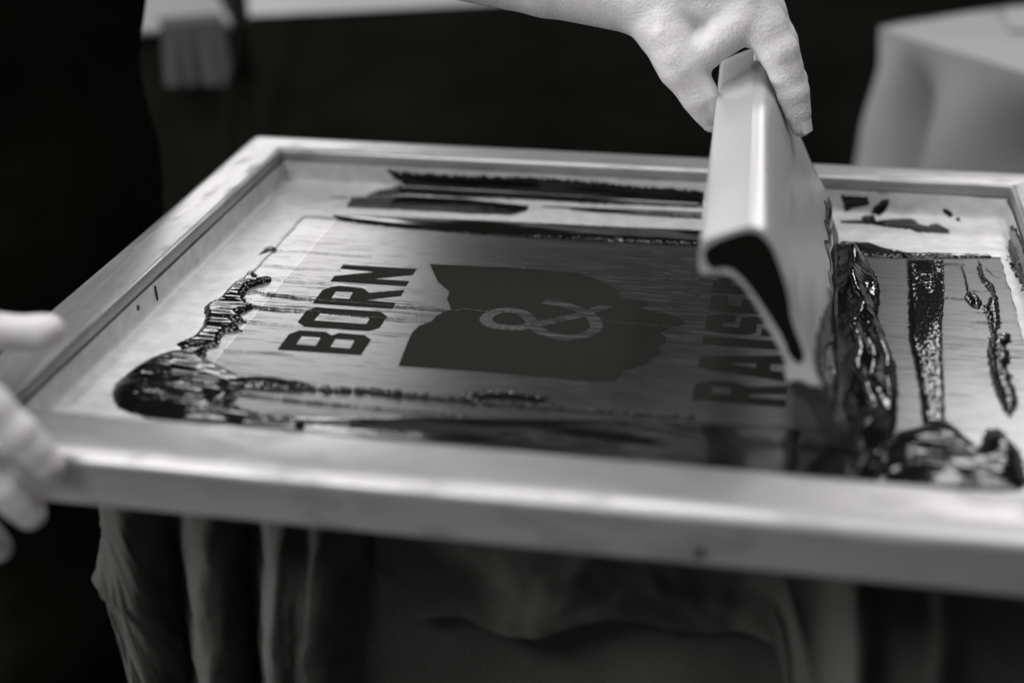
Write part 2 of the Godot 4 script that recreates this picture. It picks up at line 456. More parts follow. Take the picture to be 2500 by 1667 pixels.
# hardened emulsion; the design is left open in it (built as open areas below)
func stencil_material() -> StandardMaterial3D:
	var W := 1536
	var H := 1236
	var x0 := RW
	var z0 := RW
	var sx := W / (FW - 2 * RW)
	var sz := H / (FD - RW - RW * NEAR_SCALE)
	var fine := FastNoiseLite.new()
	fine.seed = 77
	fine.frequency = 0.4
	var s1 := fine.get_image(24, H, false, false, false)
	s1.resize(W, H, Image.INTERPOLATE_CUBIC)
	s1.convert(Image.FORMAT_L8)
	fine.seed = 78
	fine.frequency = 0.25
	var s2 := fine.get_image(36, H, false, false, false)
	s2.resize(W, H, Image.INTERPOLATE_CUBIC)
	s2.convert(Image.FORMAT_L8)
	fine.seed = 79
	fine.frequency = 0.006
	fine.fractal_octaves = 4
	var cl := fine.get_image(W, H, false, false, false)
	cl.convert(Image.FORMAT_L8)
	var d1 := s1.get_data()
	var d2 := s2.get_data()
	var d3 := cl.get_data()
	var out := PackedByteArray()
	var rgh := PackedByteArray()
	out.resize(W * H * 3)
	rgh.resize(W * H)
	var curve := PackedByteArray()
	curve.resize(1024)
	for i in 1024:
		curve[i] = int(255.0 * Color(i / 1023.0, 0, 0).linear_to_srgb().r)
	var edge := int((0.1312 - x0) * sx)
	for y in H:
		var zz := y / sz + z0
		var smear := exp(-pow((zz - 0.335) / 0.035, 2.0))
		for x in W:
			var i := y * W + x
			var a := d1[i] / 255.0
			var b := d2[i] / 255.0
			var v: float
			var r: float
			if true:
				v = 0.016 + 0.010 * (a - 0.5) + 0.01 * (d3[i] / 255.0 - 0.5)
				r = 0.29 + 0.10 * (a - 0.5)
				if x < edge:
					v += 0.10
				elif x < edge + 3:
					v += 0.20
				# ink dragged into hairlines by the blade
				if b > 0.67 - 0.07 * smear and a > 0.5 - 0.25 * smear:
					v *= 0.30 + 0.3 * (1.0 - smear)
					r = 0.75
			var g := curve[clampi(int(v * 1023.0), 0, 1023)]
			out[i * 3] = g
			out[i * 3 + 1] = g
			out[i * 3 + 2] = g
			rgh[i] = clampi(int(r * 255.0), 0, 255)
	var m := mat("stencil_mesh", 1.0, 1.0)
	m.albedo_texture = ImageTexture.create_from_image(Image.create_from_data(W, H, false, Image.FORMAT_RGB8, out))
	m.roughness_texture = ImageTexture.create_from_image(Image.create_from_data(W, H, false, Image.FORMAT_L8, rgh))
	m.metallic_specular = 0.7
	m.texture_repeat = false
	return m

# ------------------------------------------------------------------ the printing screen
func contour(d: float, n: int) -> Array:
	# one rounded rectangle, d in from the outside, as 4 corners of n+1 points each
	var x0 := d
	var x1 := FW - d
	var z0 := d
	var z1 := FD - d * NEAR_SCALE
	var r := maxf(0.012 - d, 0.0008)
	var out := []
	for c in 4:
		var cx: float = [x0 + r, x1 - r, x1 - r, x0 + r][c]
		var cz: float = [z0 + r, z0 + r, z1 - r, z1 - r][c]
		var pts := []
		for i in n + 1:
			var a := PI + PI / 2 * c + PI / 2 * i / n
			pts.append(Vector2(cx + cos(a) * r, cz + sin(a) * r))
		out.append(pts)
	return out

func rail(side: int) -> ArrayMesh:
	var prof := [[0.0468, 0.0], [0.003, 0.0], [0.0008, 0.0009], [0.0, 0.003], [0.0, 0.0290], [0.0007, 0.0318], [0.0024, 0.0342], [0.0055, 0.0362], [0.0105, 0.0374], [0.0165, 0.0379], [0.021, 0.038], [0.0420, 0.038], [0.0444, 0.0376], [0.0461, 0.0364], [0.0468, 0.0345], [0.0468, 0.0]]
	var n := 8
	var st := new_st()
	var arc := 0.0
	var cols := 0
	for k in prof.size():
		if k > 0:
			arc += Vector2(prof[k][0] - prof[k - 1][0], prof[k][1] - prof[k - 1][1]).length()
		var c := contour(prof[k][0], n)
		var pts := []
		for i in range(n / 2, n + 1):
			pts.append(c[side][i])
		var first: Vector2 = pts[-1]
		var last: Vector2 = c[(side + 1) % 4][0]
		for i in range(1, 24):
			pts.append(first.lerp(last, i / 24.0))
		for i in range(0, n / 2 + 1):
			pts.append(c[(side + 1) % 4][i])
		cols = pts.size()
		for p in pts:
			var along: float = p.x if side % 2 == 0 else p.y
			st.set_uv(Vector2(along * 1.25 + side * 0.31, arc * 5.0 + side * 0.23))
			st.add_vertex(Vector3(p.x, prof[k][1], p.y))
	for k in prof.size() - 1:
		for i in cols - 1:
			var a := k * cols + i
			for q in [a, a + cols, a + cols + 1, a, a + cols + 1, a + 1]:
				st.add_index(q)
	return done(st)

# tape laid over the inner wall and out onto the mesh; t is the distance from its upper edge
func tape_at(side: int, s: float, t: float) -> Array:
	var top := 0.0235
	var fil := 0.006
	var y: float
	var d: float
	var ny: float
	var nd: float
	if t < top - fil:
		y = top + 0.0022 - t
		d = 0.0012
		ny = 0.0
		nd = 1.0
	elif t < top - fil + fil * PI / 2:
		var a := (t - (top - fil)) / fil
		y = 0.0022 + fil - sin(a) * fil
		d = 0.0012 + fil - cos(a) * fil
		ny = sin(a)
		nd = cos(a)
	else:
		y = 0.0022
		d = 0.0012 + fil + t - (top - fil + fil * PI / 2)
		ny = 1.0
		nd = 0.0
	match side:
		0: return [Vector3(s, y, RW + d), Vector3(0, ny, nd)]
		1: return [Vector3(FW - RW - d, y, s), Vector3(-nd, ny, 0)]
		2: return [Vector3(s, y, FD - RW * NEAR_SCALE - d), Vector3(0, ny, -nd)]
	return [Vector3(RW + d, y, s), Vector3(nd, ny, 0)]

func tape_strip(side: int, width: float) -> ArrayMesh:
	var s0 := RW + 0.002
	var s1 := (FW - RW if side % 2 == 0 else FD - RW * NEAR_SCALE) - 0.002
	var f := func(u: float, v: float) -> Vector3:
		var t := v * width
		var s := lerpf(s0, s1, u)
		t += (0.0016 * n_a.get_noise_2d(s * 1500.0, side * 300.0)) * v
		var r := tape_at(side, s, t)
		var wr := n_a.get_noise_3d(s * 420.0, t * 900.0, side * 77.0) * 0.0007
		var cs := minf(u, 1.0 - u) * (s1 - s0)
		# tape bunches up in the corners
		wr += exp(-pow(cs / 0.03, 2.0)) * (0.0022 * n_a.get_noise_3d(s * 900.0, t * 1400.0, side * 31.0 + 9.0) + 0.0012)
		if v >= 0.999:
			wr = -0.0004
		return r[0] + r[1] * (wr + 0.0004)
	var uvs := func(u: float, v: float) -> Vector2:
		return Vector2(lerpf(s0, s1, u) * 2.0, v * width * 2.0 + side * 0.4)
	return sheet(200, 40, f, uvs)

# ------------------------------------------------------------------ ink
func ink_patch(called: String, poly: PackedVector2Array, cell: float, tall: float, edge: float, rough: float, ragged: float, parent: Node3D, wall := -1, shape = null) -> void:
	var lo := poly[0]
	var hi := poly[0]
	for p in poly:
		lo = lo.min(p)
		hi = hi.max(p)
	lo -= Vector2.ONE * 0.004
	hi += Vector2.ONE * 0.004
	var nx := int((hi.x - lo.x) / cell) + 1
	var nz := int((hi.y - lo.y) / cell) + 1
	var hs := PackedFloat32Array()
	hs.resize((nx + 1) * (nz + 1))
	var sds := hs.duplicate()
	for j in nz + 1:
		for i in nx + 1:
			var p := lo + Vector2(i, j) * cell
			var sd := sdist(p, poly)
			sd += ragged * n_b.get_noise_2d(p.x * 2000.0, p.y * 2000.0) * exp(-maxf(sd, 0.0) / 0.0025)
			sds[j * (nx + 1) + i] = sd
			var t := clampf(sd / edge, 0.0, 1.0)
			hs[j * (nx + 1) + i] = tall * sqrt(t * (2.0 - t)) * (0.74 + 0.36 * n_d.get_noise_2d(p.x * 70.0, p.y * 210.0 + 50.0))
	# surface tension: round off every crease
	var rb := clampi(int(edge * 0.22 / cell), 1, 5)
	for pass_ in 2:
		for dir in [1, nx + 1]:
			var src := hs.duplicate()
			for i in range(rb * dir, hs.size() - rb * dir):
				var sum := 0.0
				for q in range(-rb, rb + 1):
					sum += src[i + q * dir]
				hs[i] = sum / (2 * rb + 1)
	for j in nz + 1:
		for i in nx + 1:
			var at := j * (nx + 1) + i
			var sd := sds[at]
			if sd <= 0.0:
				hs[at] = -1.0
				continue
			var p := lo + Vector2(i, j) * cell
			var e := clampf(sd / 0.0022, 0.0, 1.0)
			var inn := clampf(sd / edge, 0.0, 1.0)
			var hgt := hs[at] * sqrt(e * (2.0 - e))
			hgt += rough * inn * n_d.get_noise_2d(p.x * 230.0, p.y * 1700.0)
			hgt += rough * 0.22 * inn * n_b.get_noise_2d(p.x * 1700.0, p.y * 3000.0)
			if shape != null:
				hgt = shape.call(p, sd, hgt)
			hs[at] = maxf(hgt, 0.00012)
	var st := new_st()
	var ids := PackedInt32Array()
	ids.resize(hs.size())
	ids.fill(-1)
	var count := 0
	var idx := PackedInt32Array()
	for j in nz:
		for i in nx:
			var a := j * (nx + 1) + i
			var any := false
			for b in [a, a + 1, a + nx + 1, a + nx + 2]:
				any = any or hs[b] > 0.0
			if not any:
				continue
			for b in [a, a + 1, a + nx + 1, a + nx + 2]:
				if ids[b] < 0:
					ids[b] = count
					count += 1
					var p := lo + Vector2(b % (nx + 1), b / (nx + 1)) * cell
					var hgt := hs[b] if hs[b] > 0.0 else -0.0006
					st.set_uv(p)
					if wall >= 0:
						var r := tape_at(wall, p.x, clampf(p.y, 0.0005, 0.2))
						st.add_vertex(r[0] + r[1] * (hgt + 0.0011))
					else:
						st.add_vertex(Vector3(p.x, 0.0024 + hgt, p.y))
			idx.append_array([ids[a], ids[a + 1], ids[a + nx + 2], ids[a], ids[a + nx + 2], ids[a + nx + 1]])
	for q in idx:
		st.add_index(q)
	part(called, done(st), M.wet_ink, parent)

func ink_string(flat: Array, r0: float, r1: float, parent: Node3D, seed_: int) -> void:
	var pts := pv(flat)
	var c := Curve3D.new()
	for i in pts.size():
		c.add_point(Vector3(pts[i].x, 0.0024, pts[i].y) * 1000.0)
	c.bake_interval = 0.8
	var line := c.get_baked_points()
	var st := new_st()
	var n := line.size()
	for i in n:
		var p := line[i] / 1000.0
		var t := (line[mini(i + 1, n - 1)] - line[maxi(i - 1, 0)]).normalized()
		var side := Vector3(t.z, 0, -t.x)
		var w := lerpf(r0, r1, float(i) / n) * 0.00055
		w *= maxf(0.12, 0.75 + 1.6 * n_b.get_noise_2d(i * 3.0, seed_ * 40.0))
		if i == 0 or i == n - 1:
			w *= 0.1
		p += side * 0.0012 * n_b.get_noise_2d(i * 1.3 + 70.0, seed_ * 17.0)
		for k in 5:
			var a := PI * k / 4.0
			st.set_uv(Vector2(i * 0.001, k * 0.1))
			st.add_vertex(p + side * cos(a) * w + Vector3.UP * (sin(a) * w * 0.9 - 0.0002))
	for i in n - 1:
		for k in 4:
			var a := i * 5 + k
			for q in [a, a + 1, a + 6, a, a + 6, a + 5]:
				st.add_index(q)
	part("ink_string", done(st), M.wet_ink, parent)

func flat(poly: PackedVector2Array, y: float) -> ArrayMesh:
	var ix := Geometry2D.triangulate_polygon(poly)
	var st := new_st()
	for i in range(0, ix.size(), 3):
		var t := [poly[ix[i]], poly[ix[i + 1]], poly[ix[i + 2]]]
		if (t[1] - t[0]).cross(t[2] - t[0]) < 0.0:
			t.reverse()
		for p in t:
			st.set_uv(Vector2((p.x - RW) / (FW - 2 * RW), (p.y - RW) / (FD - RW - RW * NEAR_SCALE)))
			st.add_vertex(Vector3(p.x, y, p.y))
	return done(st)

# the open design: bare, ink filled mesh showing through the emulsion; islands of emulsion stay inside it
func make_stencil(t: Node3D, emulsion: Material) -> void:
	var y1 := 0.0018
	var y2 := 0.0021
	part("open_state_outline", flat(pv(STATE), y1), M.open_mesh, t)
	for d in [LET_B, LET_O, LET_R, LET_N]:
		part("open_letter", flat(pv(d), y1), M.open_mesh, t)
	for d in [LET_B_IN1, LET_B_IN2, LET_O_IN, LET_R_IN]:
		part("emulsion_island", flat(pv(d), y2), emulsion, t)
	var amp := pv(AMP)
	var c := Curve2D.new()
	for i in amp.size():
		var g := (amp[mini(i + 1, amp.size() - 1)] - amp[maxi(i - 1, 0)]) / 6.0
		c.add_point(amp[i] * 1000.0, -g * 1000.0, g * 1000.0)
	c.bake_interval = 1.5
	var line := c.get_baked_points()
	var st := new_st()
	for i in line.size():
		var p := line[i] / 1000.0
		var n := (line[mini(i + 1, line.size() - 1)] - line[maxi(i - 1, 0)]).orthogonal().normalized() * 0.0051
		for q in [p - n, p + n]:
			st.set_uv(Vector2((q.x - RW) / (FW - 2 * RW), (q.y - RW) / (FD - RW - RW * NEAR_SCALE)))
			st.add_vertex(Vector3(q.x, y2 + 0.00002 * (i % 7), q.y))
	for i in line.size() - 1:
		for q in [i * 2, i * 2 + 2, i * 2 + 1, i * 2 + 1, i * 2 + 2, i * 2 + 3]:
			st.add_index(q)
	part("ampersand", done(st), emulsion, t)
	# second word: block letters, read towards the far rail
	var words := {
		"R": [[0, 0, 0, 1, .75, 1, 1, .82, 1, .55, .82, .42, 1, 0, .62, 0, .48, .4, .34, .4, .34, 0], [.34, .6, .34, .8, .66, .8, .66, .6]],
		"A": [[0, 0, .3, 1, .7, 1, 1, 0, .68, 0, .62, .2, .38, .2, .32, 0], [.42, .36, .58, .36, .5, .75]],
		"I": [[0, 0, 0, 1, 1, 1, 1, 0]],
		"S": [[.12, 0, 0, .12, 0, .34, .34, .34, .34, .2, .66, .2, .66, .4, .12, .4, 0, .52, 0, .86, .14, 1, .86, 1, 1, .86, 1, .66, .66, .66, .66, .8, .34, .8, .34, .6, .88, .6, 1, .48, 1, .12, .88, 0]],
		"E": [[0, 0, 0, 1, 1, 1, 1, .78, .36, .78, .36, .61, .85, .61, .85, .4, .36, .4, .36, .22, 1, .22, 1, 0]],
		"D": [[0, 0, 0, 1, .75, 1, 1, .82, 1, .18, .75, 0], [.34, .22, .34, .78, .62, .78, .66, .72, .66, .28, .62, .22]],
	}
	for l in [["R", .4555, .4225], ["A", .4150, .3700], ["I", .3605, .3460], ["S", .3370, .3025], ["E", .2955, .2635], ["D", .2555, .2215]]:
		for k in words[l[0]].size():
			var poly := PackedVector2Array()
			for p in pv(words[l[0]][k]):
				poly.append(Vector2(lerpf(.5635, .4965, p.y), lerpf(l[1], l[2], p.x)))
			part("open_letter" if k == 0 else "emulsion_island", flat(poly, y1 if k == 0 else y2), M.open_mesh if k == 0 else emulsion, t)

func make_screen() -> void:
	var t := thing("printing_screen", "aluminium screen printing frame with taped edges and lettered stencil mesh", "printing screen", Vector3(FW / 2, 0, FD / 2))
	for s in 4:
		part("rail", rail(s), M.brushed_aluminium, t)
	var m := stencil_material()
	var f := func(u: float, v: float) -> Vector3:
		return Vector3(lerpf(RW - 0.004, FW - RW + 0.004, u), 0.0015, lerpf(RW - 0.004, FD - RW * NEAR_SCALE + 0.004, v))
	var uv := func(u: float, v: float) -> Vector2:
		var p: Vector3 = f.call(u, v)
		return Vector2((p.x - RW) / (FW - 2 * RW), (p.z - RW) / (FD - RW - RW * NEAR_SCALE))
	part("stencil_mesh", sheet(4, 4, f, uv), m, t)
	make_stencil(t, m)
	for s in 4:
		part("tape_strip", tape_strip(s, [0.112, 0.034, 0.09, 0.072][s]), M.tape, t)
	# the blurred thumb-screw hole plug on the front rail
	var st := new_st()
	var hole := Vector3(0.0, 0.0, 0.0)
	hole = Vector3(0.517, 0.0105, FD)
	for i in 16:
		var a := TAU * i / 16
		var b := TAU * (i + 1) / 16
		var r := 0.0042
		tri(st, hole + Vector3(0, 0, 0.0014), hole + Vector3(cos(b) * r, sin(b) * r, 0.0010), hole + Vector3(cos(a) * r, sin(a) * r, 0.0010))
		quad(st, hole + Vector3(cos(a) * r, sin(a) * r, 0.0010), hole + Vector3(cos(b) * r, sin(b) * r, 0.0010), hole + Vector3(cos(b) * r, sin(b) * r, -0.001), hole + Vector3(cos(a) * r, sin(a) * r, -0.001))
	part("hole_plug", done(st), M.rubber, t.get_child(2))

func make_ink() -> void:
	var t := thing("wet_ink", "wet glossy black ink smeared and stringing across the stencil mesh and tape", "ink", Vector3(FW / 2, 0.0024, FD / 2))
	ink_patch("ink_ridge", pv(INK.ridge), 0.0008, 0.0042, 0.006, 0.0004, 0.0022, t)
	ink_patch("ink_mound", pv(INK.lump), 0.0010, 0.0080, 0.014, 0.0007, 0.003, t)
	ink_patch("ink_band", pv(INK.near), 0.0014, 0.0026, 0.006, 0.0001, 0.004, t)
	ink_patch("ink_speck", pv(INK.speck), 0.0007, 0.0020, 0.004, 0.0004, 0.001, t)
	ink_patch("ink_band", pv(INK.far_line), 0.0012, 0.0018, 0.004, 0.00004, 0.003, t)
	ink_patch("ink_band", pv(INK.far_blob), 0.0014, 0.0010, 0.004, 0.00003, 0.002, t)
	ink_patch("ink_streak", pv(INK.far_stripe), 0.0014, 0.0007, 0.003, 0.0001, 0.0015, t)
	ink_patch("ink_streak", pv(INK.far_right), 0.0010, 0.0022, 0.004, 0.0003, 0.003, t)
	ink_patch("ink_streak", pv(INK.far_base), 0.0010, 0.0012, 0.004, 0.0003, 0.003, t)
	ink_patch("ink_streak", pv(INK.far_line2), 0.0014, 0.0006, 0.003, 0.00003, 0.002, t)
	ink_patch("ink_streak", pv(INK.far_arc), 0.0012, 0.0006, 0.003, 0.00003, 0.0015, t)
	for k in ["mid_film"]:
		ink_patch("ink_film", pv(INK[k]), 0.0010, 0.0005, 0.003, 0.00006, 0.009, t)
	ink_patch("ink_drop", pv(INK.drop), 0.0006, 0.0034, 0.006, 0.0008, 0.001, t)
	ink_patch("ink_ragged_edge", pv(INK.ragged), 0.0008, 0.0032, 0.005, 0.0005, 0.003, t)
	var ladder := func(p: Vector2, sd: float, _h: float) -> float:
		var e := clampf(sd / 0.003, 0.0, 1.0)
		var am := smoothstep(-0.25, 0.35, n_d.get_noise_2d(p.x * 420.0, p.y * 70.0))
		return e * (0.0008 + am * 0.00022 * n_b.get_noise_2d(p.x * 700.0, p.y * 4200.0) + 0.00012 * n_b.get_noise_2d(p.x * 2600.0, p.y * 900.0))
	ink_patch("ink_stripe", pv(INK.strip), 0.0007, 0.001, 0.003, 0.0, 0.0012, t, -1, ladder)
	ink_patch("ink_mound", pv(INK.near_lump), 0.0014, 0.0115, 0.022, 0.0009, 0.004, t)
	for k in WALL_INK:
		ink_patch("ink_smear", pv(WALL_INK[k]), 0.0011 if k == "w_main" else 0.0007, 0.0009, 0.003, 0.00004, 0.003 if k == "w_main" else 0.001, t, 0)
	ink_patch("ink_smear", pv([.085, .014, .12, .005, .16, .001, .22, .003, .34, .002, .45, .006, .45, .016, .34, .018, .30, .024, .22, .021, .16, .026, .11, .024]), 0.0009, 0.0006, 0.003, 0.0003, 0.006, t, 1)
	for q in [[.3698, .0035, .3670, .0045, .3655, .0165, .3675, .0165], [.4042, .0055, .4010, .0070, .4010, .0105, .4040, .0095]]:
		ink_patch("ink_fleck", pv(q), 0.0005, 0.0006, 0.002, 0.0, 0.0005, t, 3)
	for i in STRINGS.size():
		ink_string(STRINGS[i][0], STRINGS[i][1], STRINGS[i][2], t, i)
	# the roll of ink pushed along by the blade
	var b := thing("ink_roll", "thick glossy roll of black ink heaped against the squeegee blade", "ink", Vector3(0.63, 0.0024, 0.34))
	var roll := func(p: Vector2, sd: float, _h: float) -> float:
		var e := clampf(sd / 0.012, 0.0, 1.0)
		var c1 := 0.614 + 0.006 * n_d.get_noise_2d(3.0, p.y * 110.0) + 0.010 * n_d.get_noise_2d(9.0, p.y * 40.0)
		var c2 := c1 + 0.021 + 0.007 * n_d.get_noise_2d(21.0, p.y * 90.0)
		var r1 := exp(-pow((p.x - c1) / 0.008, 2.0))
		var r2 := exp(-pow((p.x - c2) / 0.007, 2.0))
		var hgt := sqrt(e * (2.0 - e)) * (0.0065 + 0.0075 * r1 + 0.0055 * r2) * (1.0 + 0.25 * n_d.get_noise_2d(p.x * 40.0, p.y * 130.0))
		hgt += e * (0.0003 * n_d.get_noise_2d(p.x * 1400.0, p.y * 700.0) + 0.00015 * n_d.get_noise_2d(p.x * 3400.0, p.y * 3000.0))
		return hgt
	ink_patch("ink_heap", pv(INK.bead), 0.0009, 0.014, 0.02, 0.001, 0.002, b, -1, roll)

# ------------------------------------------------------------------ squeegee
func bent(p: Vector2, z: float) -> Vector3:
	var f := (0.515 - z) / 0.39
	var lift := clampf(p.y / 0.16, 0.0, 1.1)
	return Vector3(p.x - 0.016 * f * lift, p.y + 0.009 * f * lift, z)

func loft(st: SurfaceTool, loop: PackedVector2Array, za: float, zb: float, inward := false) -> void:
	var n := loop.size()
	var steps := 10
	var nor := []
	for i in n:
		var t := (loop[(i + 1) % n] - loop[(i - 1 + n) % n]).normalized()
		var o := Vector2(-t.y, t.x)
		nor.append(Vector3(o.x, o.y, 0.0) * (-1.0 if inward else 1.0))
	for k in steps:
		var z1 := lerpf(za, zb, float(k) / steps)
		var z2 := lerpf(za, zb, float(k + 1) / steps)
		for i in n:
			var j := (i + 1) % n
			var q := [[i, z1], [j, z1], [j, z2], [i, z1], [j, z2], [i, z2]]
			if not inward:
				q = [[j, z1], [i, z1], [i, z2], [j, z1], [i, z2], [j, z2]]
			for e in q:
				st.set_normal(nor[e[0]])
				st.set_uv(Vector2(e[0] * 0.03, e[1] * 3.0))
				st.add_vertex(bent(loop[e[0]], e[1]))

func rounded(flat: Array, sub := 4) -> PackedVector2Array:
	# a closed smooth loop through the given points
	var p := pv(flat)
	var n := p.size()
	var out := PackedVector2Array()
	for i in n:
		for k in sub:
			out.append(p[i].cubic_interpolate(p[(i + 1) % n], p[(i - 1 + n) % n], p[(i + 2) % n], float(k) / sub))
	return out

func cap(st: SurfaceTool, poly: PackedVector2Array, z: float, toward: bool) -> void:
	var ix := Geometry2D.triangulate_polygon(poly)
	for i in range(0, ix.size(), 3):
		var a := poly[ix[i]]
		var b := poly[ix[i + 1]]
		var c := poly[ix[i + 2]]
		var order := [a, c, b] if ((b - a).cross(c - a) > 0.0) == toward else [a, b, c]
		for p in order:
			st.set_normal(Vector3(0, 0, 1.0 if toward else -1.0))
			st.set_uv(p * 3.0)
			st.add_vertex(bent(p, z))

func make_squeegee() -> void:
	var t := thing("squeegee", "pale aluminium squeegee with darkened hollow end leaning on the stencil", "squeegee", Vector3(0.60, 0.003, 0.31))
	var outer := rounded([.5012, .1450, .5060, .1495, .5290, .1588, .5330, .1592, .5400, .1578, .5460, .1520, .5530, .1385, .5605, .1175, .5650, .0976, .5726, .0788, .5800, .060, .5860, .0485, .5920, .0370, .5958, .0285, .5925, .0270, .5850, .0385, .5760, .0400, .5680, .0430, .5605, .0560, .5615, .0615, .5560, .0745, .5342, .1119, .5210, .1245, .5110, .1255, .5033, .1244, .5003, .1300], 3)
	var hollow := rounded([.5048, .1428, .5307, .1555, .5432, .1495, .5500, .137, .5578, .116, .5618, .097, .5672, .0835, .5715, .0720, .5690, .0655, .5620, .0715, .5560, .0850, .5345, .1165, .5205, .1298, .5080, .1292], 3)
	var z1 := 0.515
	var z0 := 0.095
	var st := new_st()
	loft(st, outer, z1, z0)
	cap(st, outer, z0, false)
	cap(st, outer, z1, true)
	var handle := part("handle", st.commit(), M.squeegee_aluminium, t)
	# black cap added to darken the hollow end, a hair proud of the metal
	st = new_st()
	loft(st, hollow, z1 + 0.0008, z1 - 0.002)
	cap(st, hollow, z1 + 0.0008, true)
	part("dark_end_cap", st.commit(), M.black_plastic, handle)
	# wet ink clinging to the end of the blade holder
	st = new_st()
	cap(st, rounded([.5632, .0510, .5700, .0535, .5780, .0500, .5850, .0498, .5920, .0380, .5960, .0292, .5922, .0266, .5850, .0380, .5760, .0396, .5680, .0426], 2), z1 + 0.0012, true)
	part("ink_stain", st.commit(), M.wet_ink, handle)
	var blade := rounded([.5735, .0420, .5850, .0455, .5925, .0290, .6015, .0040, .6010, .0026, .5945, .0026, .5920, .0040, .5830, .0230], 2)
	st = new_st()
	loft(st, blade, z1 - 0.004, z0 + 0.012)
	cap(st, blade, z1 - 0.004, true)
	cap(st, blade, z0 + 0.012, false)
	part("rubber_blade", st.commit(), M.rubber, t)
	# ink drawn up the face above the blade
	var a0 := Vector2(.5962, .0290)
	var dr := (Vector2(.5800, .0605) - a0).normalized()
	var nr := Vector2(-dr.y, dr.x) * -1.0
	if nr.x < 0.0:
		nr = -nr
	var stain := func(u: float, v: float) -> Vector3:
		var z := lerpf(z1 - 0.002, z0 + 0.01, u)
		var high := 0.007 + 0.006 * maxf(0.0, 0.5 + n_d.get_noise_2d(z * 260.0, 7.0) * 1.1 + 0.18 * n_d.get_noise_2d(z * 1100.0, 3.0)) * (0.55 + 0.9 * smoothstep(.40, .16, z)) + 0.026 * smoothstep(.30, .48, z)
		return bent(a0 + dr * (high * v - 0.001) + nr * (0.0007 * sin(v * PI) + 0.0001), z)
	part("ink_stain", sheet(200, 6, stain), M.wet_ink, handle)

